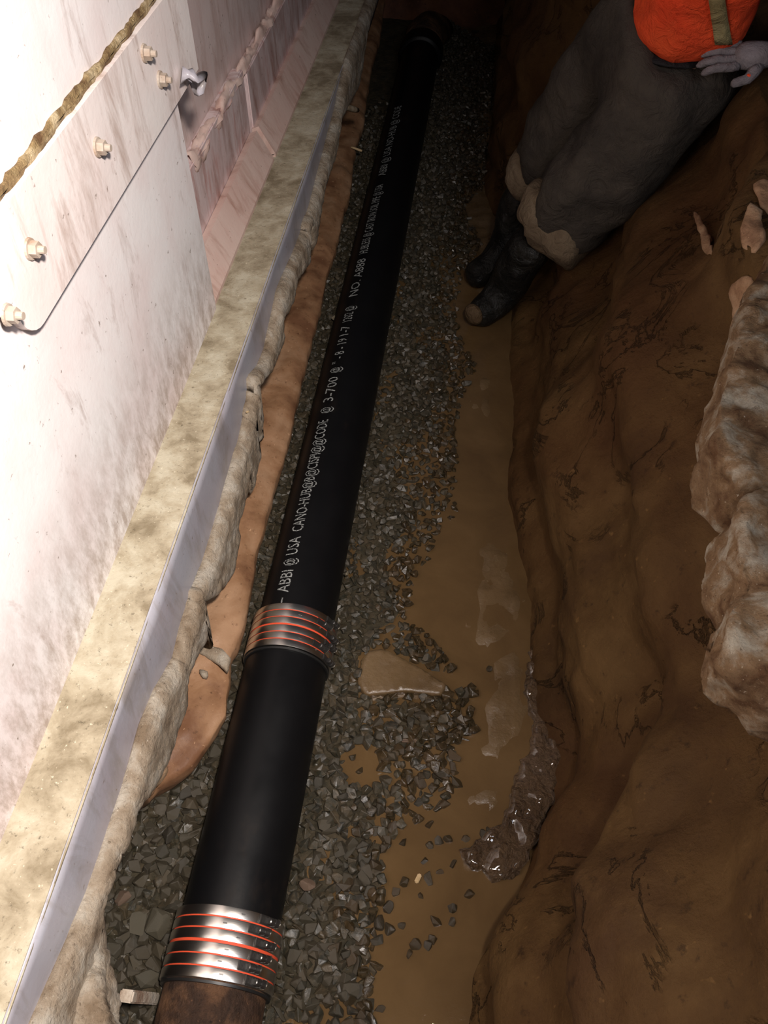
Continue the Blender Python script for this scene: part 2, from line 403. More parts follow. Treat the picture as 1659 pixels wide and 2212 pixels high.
clay_edge = [(840, -40), (828, 0), (822, 60), (802, 130), (797, 160), (790, 200), (786, 245), (768, 300), (762, 335), (755, 400), (736, 460), (724, 520), (702, 580), (690, 650), (662, 750), (632, 880), (617, 950), (592, 1030), (572, 1100),
             (550, 1180), (537, 1260), (517, 1350), (508, 1385), (492, 1412), (489, 1460), (477, 1530), (447, 1590), (407, 1640), (370, 1668), (330, 1688), (308, 1712)]
skirt = [(812, -30), (805, 0), (785, 60), (772, 150), (765, 190), (737, 235), (725, 255), (715, 330), (690, 400), (662, 480), (655, 500), (668, 535), (657, 568), (627, 600), (620, 650), (596, 690), (598, 740), (575, 790), (541, 830), (546, 880), (534, 910),
         (538, 930), (552, 950), (548, 990), (525, 1030), (531, 1060), (507, 1110), (497, 1140), (500, 1180), (490, 1240), (452, 1280), (417, 1290), (420, 1330), (430, 1380), (445, 1402), (392, 1440), (384, 1480), (386, 1530), (366, 1580), (350, 1635),
         (330, 1670), (312, 1700), (278, 1738), (265, 1780), (236, 1850), (216, 1900), (206, 1930), (196, 1970), (200, 2020), (211, 2080), (216, 2130), (226, 2212), (238, 2300)]
hid = [(p[0], p[1]) for p in clay_edge]+[(225, 1850), (200, 1950), (210, 2080), (225, 2300), (-900, 2300), (-900, -40)]

def stone_bm_data(rng, flat=.75):
    bm = bmesh.new()
    for _ in range(14):
        v = Vector((rng.gauss(0, 1), rng.gauss(0, 1), rng.gauss(0, 1))).normalized()*rng.uniform(.85, 1.1)
        bm.verts.new((v.x, v.y*rng.uniform(.75, 1), v.z*flat))
    r = bmesh.ops.convex_hull(bm, input=bm.verts); 
    bmesh.ops.delete(bm, geom=[v for v in bm.verts if not v.link_faces], context='VERTS')
    bmesh.ops.bevel(bm, geom=list(bm.edges), offset=.09, segments=1, affect='EDGES', clamp_overlap=True)
    bmesh.ops.recalc_face_normals(bm, faces=bm.faces)
    bm.verts.index_update()
    d = ([tuple(v.co) for v in bm.verts], [tuple(v.index for v in f.verts) for f in bm.faces]); bm.free(); return d
rng = random.Random(3)
SH = [stone_bm_data(rng) for _ in range(16)]
cand = []
def gh(x, y):     # gravel surface height
    h = -.052+.010*fbm((x*6, y*6, 2), 3)
    if x > 0: h -= .008*sstep(.15, .40, x)
    return h
for layer in range(2):
    sp = .0205 if layer == 0 else .026
    ny = int(6.3/sp)
    for iy in range(ny):
        y = -.5+iy*sp
        for ix in range(int(1.15/sp)):
            x = -.42+ix*sp
            X = x+rng.uniform(-.5, .5)*sp; Y = y+rng.uniform(-.5, .5)*sp
            if abs(X) < .088: continue
            px, py, d = proj((X, Y, -.05))
            if X > 0:
                if py < -60 or py > 2300 or not inpoly(px, py, g_right): continue
                if inpoly(px, py, slabp) or inpoly(px, py, pud): continue
                if inpoly(px, py, semi) and rng.random() < .45: continue
            else:
                if py < 290 and rng.random() < sstep(290, 200, py): continue
                if X < lerp_table([(0, -.33), (1, -.31), (1.15, -.26), (8, -.26)], Y): continue
            s = rng.uniform(.0105, .0180)*(1.22 if Y < 1.1 else 1)*(1.12 if X < 0 and Y < 1.1 else 1)
            z = gh(X, Y)-layer*.014+rng.uniform(-.004, .005)
            if X > 0:
                edge = lerp_table([(0, .1), (200, 1)], 0)
            mud = X > 0 and (inpoly(px, py, semi) or rng.random() < sstep(.16, .42, X)*.85+(.0 if Y > .2 else .1))
            cand.append((X, Y, z, s, mud, layer, px, py, d))
# stones standing in the muddy water
ws = [(905, 1468), (938, 1476), (1000, 1510), (1022, 1568), (990, 1600), (1003, 1570), (1058, 1444), (885, 1463), (800, 1460), (830, 1462), (820, 1480), (762, 1635), (775, 1660), (930, 1780), (928, 1825), (948, 1815), (965, 1812), (1004, 1812), (1052, 1805), (977, 1865), (918, 1860),
      (855, 1925), (875, 1905), (912, 1935), (925, 1900), (950, 1882), (978, 1960), (975, 1990), (868, 1998), (840, 2005), (895, 2040), (925, 2040), (938, 2025), (885, 2062), (795, 2070), (790, 2105), (800, 2130), (785, 2150), (1013, 1930), (838, 1960), (985, 1690), (960, 1680), (1055, 1790), (870, 1816),
      (870, 1740), (900, 1770), (930, 1650), (955, 1700), (820, 2180), (940, 1990)]
for a, b in ws:
    p = P(a, b, z=WZ+.004); cand.append((p.x, p.y, WZ+rng.uniform(-.003, .003), rng.uniform(.010, .019), True, 0, a, b, 1.9*.5))
vis = [c for c in cand if c[5] == 0 and -5 < c[6] < 1664 and -5 < c[7] < 2217 and not inpoly(c[6], c[7], hid) and abs(c[0]) > .125
       and not (c[0] < 0 and c[6] > proj((-.1, c[1], .02))[0]-4)]
vis.sort(key=lambda c: -c[3]/c[8])
ind = vis[:296]; indset = set(id(c) for c in ind)
meshes = {}
def stone_mesh(k, mud):
    if (k, mud) not in meshes:
        me = bpy.data.meshes.new('gravel_stone'); me.from_pydata(SH[k][0], [], SH[k][1]); me.materials.append(M['wetstone' if mud else 'stone']); meshes[(k, mud)] = me
    return meshes[(k, mud)]
cat_of = [('grey-green crushed stone lying loose in the gravel left of the black pipe', 'gravel stones left of the pipe'),
          ('angular wet crushed stone lying in the gravel right of the black pipe', 'gravel stones right of the pipe'),
          ('dark wet stone poking up out of the brown muddy water', 'stones standing in the puddle')]
for c in ind:
    k = rng.randrange(16); o = bpy.data.objects.new('gravel_stone', stone_mesh(k, c[4])); C.objects.link(o)
    s = c[3]; o.location = c[:3]; o.scale = (s*rng.uniform(.9, 1.25), s*rng.uniform(.8, 1.1), s)
    o.rotation_euler = (rng.uniform(-.5, .5), rng.uniform(-.5, .5), rng.uniform(0, 6.28))
    g = 0 if c[0] < 0 else (2 if c[8] < 1 else 1)
    ya = c[1]
    if g == 0:
        w = 'left of the near banded coupling' if ya < Yb1+.03 else ('between clay shelf and short black pipe' if ya < Yc0 else 'between clay shelf and stamped black pipe')
        tag(o, 'grey-green crushed stone lying '+w, 'stone', 'grey stones '+w)
    elif g == 1:
        w = 'right of the near banded coupling' if ya < Yb1+.03 else ('right of the short black pipe' if ya < Yc0 else 'right of the stamped black pipe')
        k_ = 'brown mud-wetted' if c[4] else 'dark grey'
        tag(o, k_+' crushed stone in gravel '+w, 'stone', k_+' stones '+w)
    else: tag(o, cat_of[g][0], 'stone', cat_of[g][1])
for side, nm, lab in ((0, 'gravel_bed', 'bed of grey-green crushed stone gravel running along left side of pipe'), (1, 'gravel_bed', 'bed of wet crushed stone gravel between the pipe and the muddy puddle')):
    vv, ff, mi = [], [], []
    for c in cand:
        if id(c) in indset or (c[0] > 0) != bool(side): continue
        V, Fc = SH[rng.randrange(16)]; s = c[3]
        m = Matrix.LocRotScale(Vector(c[:3]), Matrix.Rotation(rng.uniform(0, 6.28), 3, 'Z') @ Matrix.Rotation(rng.uniform(-.5, .5), 3, 'X') @ Matrix.Rotation(rng.uniform(-.5, .5), 3, 'Y'), Vector((s*rng.uniform(.9, 1.25), s*rng.uniform(.8, 1.1), s)))
        b0 = len(vv); vv += [tuple(m @ Vector(v)) for v in V]; ff += [tuple(i+b0 for i in f) for f in Fc]; mi += [1 if c[4] else 0]*len(Fc)
    me = bpy.data.meshes.new(nm); me.from_pydata(vv, [], ff); o = link(nm, me, ['stone', 'wetstone'])
    me.polygons.foreach_set('material_index', mi); tag(o, lab, 'gravel', kind='stuff')
def gb(u, v):
    x = -.42+.80*u; y = -.55+6.1*v; h = gh(x, y)-.006
    px, py, d = proj((x, y, -.05))
    if x > 0 and (not inpoly(px, py, g_right) or inpoly(px, py, pud) or inpoly(px, py, slabp)): h = WZ-.02
    elif x > 0 and inpoly(px, py, semi): h = WZ-.002
    return (x, y, h)
tag(from_bm('grit_layer', grid(60, 400, gb), 'bed', None, True), 'dark wet grit showing in gaps between the gravel stones', 'grit', kind='stuff')
def big_stone(px, py, z, s, mat, lab, sc=(1.1, 1, .6), rz=0):
    me = bpy.data.meshes.new('stone'); V, Fc = stone_bm_data(rng, .9); me.from_pydata(V, [], Fc); o = link('stone', me, mat)
    o.location = P(px, py, z=z); o.scale = [s*q for q in sc]; o.rotation_euler = (.1, -.1, rz); tag(o, lab, 'stone')
big_stone(338, 1990, -.035, .036, 'greystone', 'largest grey stone in the gravel, left of the near coupling', (1.1, 1.15, .6), .2)
big_stone(300, 1995, -.04, .026, 'greystone', 'medium grey stone tucked left against the largest grey stone', (1, 1.2, .6), .9)
big_stone(266, 1940, -.035, .020, 'pinkstone', 'pinkish stone in the gravel above the largest grey stone', (1.1, 1, .6))
big_stone(320, 2115, -.035, .026, 'greystone', 'broad brownish grey stone just below left end of near coupling', (1.2, 1, .5))
big_stone(724, 686, -.03, .017, 'palestone', 'small cream square stone touching left side of far black pipe', (1, 1, .8))
big_stone(597, 1028, -.03, .015, 'palestone', 'pale stone at the clay edge beside stamped lettering on pipe', (1, 1.2, .8))
big_stone(748, 1238, -.025, .010, 'palestone', 'tiny white stone touching right side of pipe above far coupling', (1, 1, .9))
big_stone(665, 1912, -.03, .018, 'pinkstone', 'tan stone in gravel right of pipe, above near coupling', (1.3, 1, .7))
bm = bmesh.new(); add_box(bm, (-.011, -.005, -.004), (.011, .005, .004), Matrix.Translation(P(903, 1898, z=WZ+.004)) @ Matrix.Rotation(1.2, 4, 'Z'), .002)
tag(from_bm('wood_chip', bm, 'straw'), 'tiny yellow wood chip floating on the muddy water', 'wood chip')
bm = bmesh.new(); add_box(bm, (-.021, -.005, -.005), (.021, .005, .005), Matrix.Translation(P(883, 1600, z=WZ+.012)) @ Matrix.Rotation(.1, 4, 'Z'), .003)
tag(from_bm('stone_sliver', bm, 'pinkstone'), 'long thin brown stone sliver lying crosswise among wet gravel', 'stone')

# ------------------------------------------------------------------ pipes
yend = Yat(78, .0, .10)
op = empty('old_iron_pipe', (0, -.3, 0), 'rusty brown old cast iron pipe entering the near coupling at bottom', 'pipe')
adopt(rings('pipe_wall', [(-.8, .108), (-.2, .108), (.0, .1075), (.1, .108), (Yb0+.05, .106)], 'oldpipe', None, 72, wob=.03), op)
np_ = empty('short_black_pipe', (0, 1, 0), 'plain black iron pipe section between the two banded couplings', 'pipe')
adopt(rings('pipe_wall', [(Yb0+.06, .108), (Yc0+.06, .108)], 'pipe', None, 96), np_)
fp = empty('stamped_black_pipe', (0, 3, 0), 'long black iron pipe with grey stamped lettering running into far soil', 'pipe')
adopt(rings('pipe_wall', [(Yc0+.07, .103), (yend+.02, .103)], 'pipe', None, 96), fp)
adopt(rings('hub', [(yend-.06, .103), (yend-.05, .118), (yend-.01, .122), (yend+.06, .122), (yend+.07, .103)], 'pipe', None, 64), fp)
# far elbow turning down into the soil
bm = bmesh.new(); tube(bm, [(0, yend+.05, 0), (0, yend+.25, .0), (.02, yend+.36, -.02), (.05, yend+.5, -.08)], [.105, .112, .115, .11], 32)
el = from_bm('pipe_elbow', bm, 'oldpipe', None, True); tag(el, 'dark iron elbow at the far end of the stamped pipe', 'pipe elbow')

def letters(text, y0, y1, a_mid, hgt, r, parent, nm='stamped_lettering'):
    cu = bpy.data.curves.new('txt', 'FONT'); cu.body = text; cu.size = 1; cu.space_character = 1.0; cu.resolution_u = 2
    o = bpy.data.objects.new('txt', cu); C.objects.link(o); dg = bpy.context.evaluated_depsgraph_get(); dg.update()
    me = bpy.data.meshes.new_from_object(o.evaluated_get(dg)); bpy.data.objects.remove(o)
    bm = bmesh.new(); bm.from_mesh(me)
    bmesh.ops.triangulate(bm, faces=bm.faces)
    for _ in range(3):
        es = [e for e in bm.edges if e.calc_length() > .15]
        bmesh.ops.subdivide_edges(bm, edges=es, cuts=1); bmesh.ops.triangulate(bm, faces=[f for f in bm.faces if len(f.verts) > 3])
    xs = [v.co.x for v in bm.verts]; ys = [v.co.y for v in bm.verts]; x0, x1, h1 = min(xs), max(xs), .70
    for v in bm.verts:
        t = (v.co.x-x0)/(x1-x0); a = a_mid-(v.co.y/h1-.5)*hgt/r
        v.co = ((r+.0006)*math.sin(a), y0+(y1-y0)*t, (r+.0006)*math.cos(a))
    me2 = bpy.data.meshes.new(nm); bm.to_mesh(me2); bm.free(); return adopt(link(nm, me2, 'ink'), parent)
am = R(-21)
letters('\u25a0' if False else '-', Yat(1303, -.04, .095), Yat(1292, -.04, .095), am, .03, .103, fp, 'stamped_dash')
segs = [('ABBI', 1280, 1232), ('@', 1222, 1207), ('USA', 1198, 1160), ('CANO-HUB@B@CISPI@@CODE', 1148, 908), ('@', 893, 880), ('C', 893, 880), ('3-700', 868, 815), ('@', 806, 794), ('" - 8 - 19', 785, 732), ('1-7', 725, 705), ('1202 @', 695, 662), ('NO. A888', 640, 560), ('HUBLESS @ CAST IRON SOIL PIPE @ USA', 548, 400), ('ABBI @ USA NO-HUB @ CODE', 380, 230)]
for i, (t, a, b) in enumerate(segs):
    if t == 'C': continue
    letters(t, Yat(a, -.04, .095), Yat(b, -.04, .095), am, .036, .103, fp)

def coupling(name, y0, y1, rb, label, angs, grp):
    root = empty(name, (0, (y0+y1)/2, 0), label, 'pipe coupling', grp); L = y1-y0; n_ = 6; gap = [.012, .012, .024, .012, .012]
    u = L/(1+0)  # total
    gw = [g*2.0 for g in gap]; tot = sum(gw); bw = (1-tot*.9)/n_
    adopt(rings('rubber_sleeve', [(y0+.002, rb-.008), (y0+.002, rb-.0025), (y1-.002, rb-.0025), (y1-.002, rb-.008)], 'rubber', None, 96), root)
    adopt(rings('black_gasket', [(y0-.008, rb-.010), (y0-.008, rb-.004), (y0-.003, rb-.003), (y0-.003, rb-.01)], 'brubber', None, 96), root)
    pos = 0
    for k in range(n_):
        a = y0+L*pos; b = a+L*bw; pos += bw+(gw[k]*.9 if k < 5 else 0)
        band = adopt(rings('clamp_band', [(a, rb-.003), (a, rb-.0004), (a+.0015, rb), (b-.0015, rb), (b, rb-.0004), (b, rb-.003)], 'band', None, 128), root)
        th = R(angs[k]); m = Matrix.Rotation(th, 4, 'Y') @ Matrix.Translation((0, (a+b)/2, rb)); w = (b-a)
        bm = bmesh.new()   # housing saddle
        add_box(bm, (-.022, -w*.46, -.001), (.026, w*.46, .0025), m, .001)
        for q in range(5): add_box(bm, (-.020+q*.0032, -w*.30, .002), (-.0185+q*.0032, w*.30, .0032), m)
        h = from_bm('screw_housing', bm, 'screw'); h.parent = band; h.matrix_parent_inverse = (Matrix.Translation(root.location)).inverted() @ Matrix.Identity(4)
        h.matrix_parent_inverse = Matrix.Identity(4)
        bm = bmesh.new(); r_ = w*.38
        tube(bm, [m @ Vector((x, 0, r_*.9)) for x in (-.002, .0, .010, .0105, .013, .0135, .024)], [r_*.8, r_, r_, r_*.75, r_*.75, r_*1.1, r_*1.1], 12)
        s_ = from_bm('clamp_screw', bm, 'screw'); s_.parent = band
        bm = bmesh.new(); tube(bm, [m @ Vector((x, 0, r_*.9)) for x in (.0242, .0256)], [r_*1.25, r_*1.25], 14)
        t_ = from_bm('screw_collar', bm, 'rim'); t_.parent = band
        bm = bmesh.new()   # stamped dimple
        m2 = Matrix.Rotation(th-R(34+(k % 2)*-6), 4, 'Y') @ Matrix.Translation((0, (a+b)/2, rb)); add_box(bm, (-.0045, -.0015, -.001), (.0045, .0015, .0008), m2, .0006)
        d_ = from_bm('stamp_mark', bm, 'screw'); d_.parent = band
    return root
coupling('banded_coupling', Yb0, Yb1, .1185, 'near steel-banded orange rubber coupling joining rusty pipe to black pipe', [47, 37, 47, 50, 40, 50], 'steel-banded pipe couplings')
coupling('banded_coupling', Yc0, Yc1, .1165, 'far steel-banded orange rubber coupling between the two black pipes', [68, 48, 66, 66, 48, 62], 'steel-banded pipe couplings')

# ------------------------------------------------------------------ clay shelf
ce = [P(a, b, z=.07) for a, b in clay_edge]
ys = [p.y for p in ce]
ctab = sorted([(p.y, p.x) for p in ce])
yc0 = min(ys)
def cshelf(u, v):
    y = yc0+(5.7-yc0)*u**1.3; xe = lerp_table(ctab, y)
    # v: 0 hidden left -> .75 top edge -> 1 foot at gravel
    if v < .70:
        t = v/.70; x = -.52+(xe+.52)*t; z = .085-.018*t*t-.05*sstep(.82, 1, t)**2*.5
        z += .012*fbm((x*9, y*6, 4), 3)
    else:
        t = (v-.70)/.30; x = xe+.004*math.sin(t*math.pi)-.045*sstep(.15, 1, t); z = .042-.13*t
    x += .006*fbm((y*12, z*12, 6), 3)
    return (x, y, z)
bm = grid(360, 44, cshelf)
bmesh.ops.contextual_create(bm, geom=[e for e in bm.edges if e.is_boundary and all(abs(v.co.y-yc0) < .02 for v in e.verts)])
cl = from_bm('clay_shelf', bm, 'clay', None, True)
tag(cl, 'smooth orange-brown clay shelf left of the pipe under the steel shield', 'clay bank')
# pressed tape-like band across the clay
def onclay(px, py, lift): 
    return P(px, py, z=.074+lift)
def strip(name, pts, th, mat, lab, cat):
    o = slab(name, pts, th, mat, None, 3, .002, 40, bev=1); tag(o, lab, cat); return o
strip('pale_clay_band', [onclay(a, b, .012) for a, b in [(425, 1385), (450, 1392), (480, 1402), (498, 1418), (490, 1450), (470, 1430), (440, 1412), (418, 1402)]], .02, 'crustc', 'pale pinkish ribbed seam crossing the clay shelf beside the far coupling', 'clay seam')
strip('pale_clay_patch', [onclay(a, b, .010) for a, b in [(428, 1443), (450, 1448), (446, 1464), (433, 1458)]], .015, 'crustc', 'small pale pink square patch pressed into clay below ribbed seam', 'clay patch')

# ------------------------------------------------------------------ trench shield
HX = -.205; LZ = .505; WX = -.32; FZ = .345
ts = empty('trench_shield', (WX, 1.5, .3), 'white painted dirty steel trench shield wall standing along the left side', 'trench shield')
Yv = 1.87
adopt(box('side_panel', (WX-.03, -1.0, .44), (WX, Yv, 2.1), 'panel'), ts)
adopt(box('upper_recessed_panel', (WX-.145, Yv-.02, .44), (WX-.12, 5.6, 2.1), 'upper'), ts)
adopt(box('lower_recessed_panel', (WX-.12, Yv-.02, .44), (WX-.082, 2.72, .80), 'pink', bev=.004), ts)
adopt(box('lower_recessed_panel', (WX-.12, 2.735, .44), (WX-.075, 5.6, .78), 'pink', bev=.004), ts)
# muddy ridge on the lower recessed panels
def ridge(u, v):
    y = Yv+.25+(5.5-Yv-.25)*u if u > 0 else Yv+.25
    a = v*2*math.pi; r = .016+.014*fbm((y*11, a, 3), 4)
    return (WX-.095+r*math.cos(a)*.9, y, .785-.03*u+r*1.5*math.sin(a)+.008*fbm((y*6, 0, 9), 3))
rd = adopt(from_bm('mud_ridge', grid(260, 14, ridge), 'lip', None, True), ts)
def lipf(y0, y1, name):
    bm = bmesh.new()
    def q(x, z): return [bm.verts.new((x, y0, z)), bm.verts.new((x, y1, z))]
    prof = [q(WX-.085, .475), q(WX-.080, .60), q(WX-.055, .61), q(WX-.006, LZ+.012), q(WX-.006, LZ-.01), q(WX-.085, LZ-.01)]
    for i in range(6): bm.faces.new((prof[i][0], prof[i][1], prof[(i+1) % 6][1], prof[(i+1) % 6][0]))
    bm.faces.new([p[0] for p in prof]); bm.faces.new([p[1] for p in reversed(prof)])
    bmesh.ops.recalc_face_normals(bm, faces=bm.faces); adopt(from_bm(name, bm, 'lip'), ts)
lipf(Yv, 2.70, 'sloping_lip'); lipf(2.73, 5.6, 'sloping_lip')
# bolted rail
ry0, ry1, rz0, rz1 = .99, 2.0, 1.10, 1.30
bm = bmesh.new(); out = []
for i in range(9):
    a = math.pi/2+math.pi*i/8; out.append((ry0+.06+.07*math.cos(a), (rz0+.055)+.055*math.sin(a)))
out = [(ry0-.9, rz1), (ry0+.0, rz1-.0)]+[]
pts = [(-.9, rz1+.02), (-.9, rz0+.10), (.5, rz0+.10), (.93, rz0+.05)]
oy = []
for i in range(9):
    a = -math.pi*.5-math.pi*.62*i/8+math.pi*0; oy.append((1.03+.06*math.cos(a), rz0+.06+.06*math.sin(a)))
poly = [(ry1, rz0), (ry1, rz1)]+[(.20, rz1)]+[(.20, rz1-.03)]+list(reversed([(y, z) for y, z in oy]))
vsf = [bm.verts.new((WX, y, z)) for y, z in poly]; f = bm.faces.new(vsf)
ex = bmesh.ops.extrude_face_region(bm, geom=[f])
for v in ex['geom']:
    if isinstance(v, bmesh.types.BMVert): v.co.x += .018
bmesh.ops.recalc_face_normals(bm, faces=bm.faces)
rail = adopt(from_bm('bolted_rail', bm, 'rail'), ts)
def rg(u, v):
    y = -.2+3.9*u; a = v*2*math.pi; r = .012+.008*fbm((y*30, a, 3), 4)
    return (WX+.004+r*.45*math.cos(a), y, rz1+.008+r*.9*math.sin(a)+.004*fbm((y*9, 0, 1), 3))
adopt(from_bm('rusty_seam', grid(240, 10, rg), 'rust', None, True), ts)
def bolt(px, py, dome=1.0):
    p = P(px, py, x=WX+.02); bm = bmesh.new()
    m = Matrix.Translation((WX+.018, p.y, p.z)) @ Matrix.Rotation(math.pi/2, 4, 'Y')
    tube(bm, [m @ Vector((0, 0, z)) for z in (0, .004)], [.018, .017], 20)
    tube(bm, [m @ Vector((0, 0, z)) for z in (.004, .016)], [.0135, .013], 6)
    tube(bm, [m @ Vector((0, 0, z)) for z in (.016, .026)], [.007, .006], 12)
    b = from_bm('bolt', bm, 'bolt'); b.parent = rail
for a, b in ((66, 538), (212, 318), (313, 115), (347, 172), (18, 680)): bolt(a, b)
# curled bracket at the far end of the rail
bm = bmesh.new(); p0 = P(405, 165, x=WX+.03); pts = []
for i in range(12):
    a = i/11*math.pi*1.3; pts.append((WX+.02+.030*math.sin(a)+.008, p0.y-.03+.09*(i/11), p0.z+.028*math.cos(a)-.01))
tube(bm, pts, .011, 8)
for v in bm.verts: v.co += Vector((0, .05*noise.noise(v.co*40), .012*noise.noise(v.co*60)))
bk = from_bm('curled_bracket', bm, 'face', None, True); adopt(bk, ts)
# base beam: ledge on top, scraped face inside
adopt(box('beam_ledge', (WX-.10, -1.0, LZ-.012), (HX, 5.6, LZ), 'ledge', bev=.004), ts)
SX = HX+.006
stab = sorted([(P(a, b, x=SX).y, P(a, b, x=SX).z) for a, b in skirt])
face_px = [(795, 0), (748, 130), (728, 230), (702, 330), (655, 500), (600, 640), (575, 760), (540, 850), (520, 950), (470, 1120), (440, 1230), (412, 1300), (400, 1340), (378, 1430), (335, 1500), (309, 1564), (277, 1693), (232, 1822), (193, 1934), (151, 2031), (106, 2128), (60, 2230)]
ftab = sorted([(P(a, b, x=SX).y, P(a, b, x=SX).z) for a, b in face_px])
bmf = grid(6, 260, lambda u, v: (HX-.002+.003*math.sin(u*3.1)+.004*fbm((v*30, u, 2), 2), -1.0+6.6*v, LZ-.002-(LZ-min(FZ, lerp_table(ftab, -1.0+6.6*v)-.07))*u))
fb = from_bm('beam_face', bmf, 'face', None, True); so = fb.modifiers.new('t', 'SOLIDIFY'); so.thickness = .01; so.offset = -1; adopt(fb, ts)
adopt(box('beam_underside', (WX-.10, -1.0, FZ), (HX-.035, 5.6, FZ+.01), 'darksoil'), ts)
# dried slurry crust hanging below the beam
SX = HX+.006
def crust(u, v):
    y = -.1+5.6*u**1.25; zb = lerp_table(stab, y); zt = max(lerp_table(ftab, y)-.004, zb+.008)
    rough = .010*fbm((y*14, zt*14+(zb-zt)*v*14, 8), 5)*math.sin(v*math.pi)**.5
    ed = .007*fbm((y*34, 2, 2), 3)*v
    return (SX-.014+.019*sstep(0, .10, v)+abs(rough)*sstep(0, .2, v)-(.012*sstep(.9, 1, v)), y, zt+(zb-zt)*v+ed)
cf = from_bm('dried_slurry_crust', grid(900, 16, crust), 'crustc', None, True); so = cf.modifiers.new('t', 'SOLIDIFY'); so.thickness = .02; so.offset = -1; adopt(cf, ts)

# small pale root stub and straws under the beam
def stick(name, a, b, r, mat, lab, cat):
    bm = bmesh.new(); a = Vector(a); b = Vector(b); tube(bm, [a, a.lerp(b, .3)+Vector((0, .002, 0)), a.lerp(b, .8), b], [r*.8, r, r*1.15, r*.9], 8)
    return tag(from_bm(name, bm, mat, None, True), lab, cat)
stick('root_stub', P(730, 228, x=SX), P(772, 238, z=.30), .011, 'bark', 'pale broken root stub poking from under the shield ledge', 'root')
stick('straw', P(758, 318, z=.06), P(782, 326, z=.05), .005, 'straw', 'pale straw lying over the clay edge below the root stub', 'straw')
stick('plant_fibre', P(533, 890, x=SX+.01), P(550, 889, z=.27), .003, 'straw', 'short pale plant fibre hanging from the crust beside stamped pipe', 'fibre')
# clay drip under near end of shelf
o = slab('clay_drip', [P(a, b, z=.085) for a, b in [(330, 1640), (352, 1632), (360, 1655), (330, 1690), (318, 1712), (306, 1705), (300, 1690), (312, 1670)]], .04, 'flake', None, 3, .004, 30, bev=2)
tag(o, 'purplish drip of clay at the near tip of the clay shelf', 'clay')
# broken pale rubble at the bottom left below the beam and a stake
o = slab('broken_concrete_chunk', [P(a, b, z=.30) for a, b in [(150, 2060), (185, 2010), (203, 2030), (212, 2090), (216, 2140), (232, 2260), (20, 2260), (95, 2150)]], .12, 'crustc', None, 4, .014, 18, bev=2)
tag(o, 'pale brown-stained broken concrete chunk at bottom left below the shield beam', 'concrete')
p0 = P(272, 2150, z=.16); bm = bmesh.new()
add_box(bm, (-.013, -.012, -.27), (.014, .010, .0), Matrix.Translation(p0) @ Matrix.Rotation(R(8), 4, 'X'), .003)
tag(from_bm('wooden_stake', bm, 'wood'), 'whitish wooden stake standing in gravel left of the rusty pipe', 'stake')

# ------------------------------------------------------------------ broken paving along right bank
def lumpy(name, px, z, thick, ext, mat, lab, cat, amp=.020, fr=6):
    e = [P(a, b, z=z) for a, b in px]; far = [Vector((ext, e[-1].y-.05, z)), Vector((ext, e[0].y+.08, z))]
    o = slab(name, e+far, thick, mat, None, 6, amp, fr, bev=1); return tag(o, lab, cat)
lumpy('broken_pavement', [(1659, 540), (1622, 641), (1610, 688), (1594, 755), (1568, 812), (1556, 864), (1549, 947), (1566, 975), (1584, 1003), (1606, 1030), (1640, 1042)], 1.00, .13, 1.35, 'rock', 'upper chunk of broken dusty pavement overhanging the right clay bank', 'broken pavement')
lumpy('broken_pavement', [(1650, 1040), (1619, 1070), (1603, 1103), (1588, 1155), (1593, 1202), (1610, 1254), (1586, 1295), (1575, 1337), (1580, 1394), (1617, 1428), (1660, 1455), (1700, 1480)], .99, .14, 1.30, 'rock', 'lower chunk of broken dusty pavement overhanging the right clay bank', 'broken pavement')
from mathutils.bvhtree import BVHTree
wr = C.objects['wall_right'].data; wbv = BVHTree.FromPolygons([v.co for v in wr.vertices], [list(p.vertices) for p in wr.polygons])
def flake(px, z, lab, th=.02, tilt=0, lift=.03):
    c = ray(sum(a for a, b in px)/len(px), sum(b for a, b in px)/len(px)).normalized(); pts = []
    for a, b in px:
        d = ray(a, b).normalized(); h = wbv.ray_cast(CAM, d); pts.append(h[0]-d*lift)
    m = sum((p-CAM).length for p in pts)/len(pts)
    pts = [CAM+(p-CAM).normalized()*(m+(((p-CAM).length)-m)*.6) for p in pts]
    o = slab('clay_flake', pts, th, 'flake', None, 3, .006, 25, nrm=-c, bev=1); return tag(o, lab, 'clay flake')
flake([(1628, 398), (1648, 386), (1664, 388), (1700, 470), (1664, 470), (1640, 440)], .95, 'curled pale clay flake at the right edge above the broken pavement')
flake([(1620, 436), (1645, 455), (1650, 520), (1632, 548), (1600, 535), (1603, 480)], .90, 'hanging grey-brown clay flake just above the broken pavement')
flake([(1576, 622), (1600, 596), (1625, 600), (1632, 620), (1612, 690), (1598, 730), (1580, 720), (1583, 665)], .86, 'rounded tan clay flake beside the upper pavement chunk')
flake([(1497, 455), (1508, 462), (1530, 505), (1540, 548), (1575, 600), (1568, 612), (1530, 560), (1512, 500)], .72, 'thin light clay ridge running down the right bank behind worker', .03)

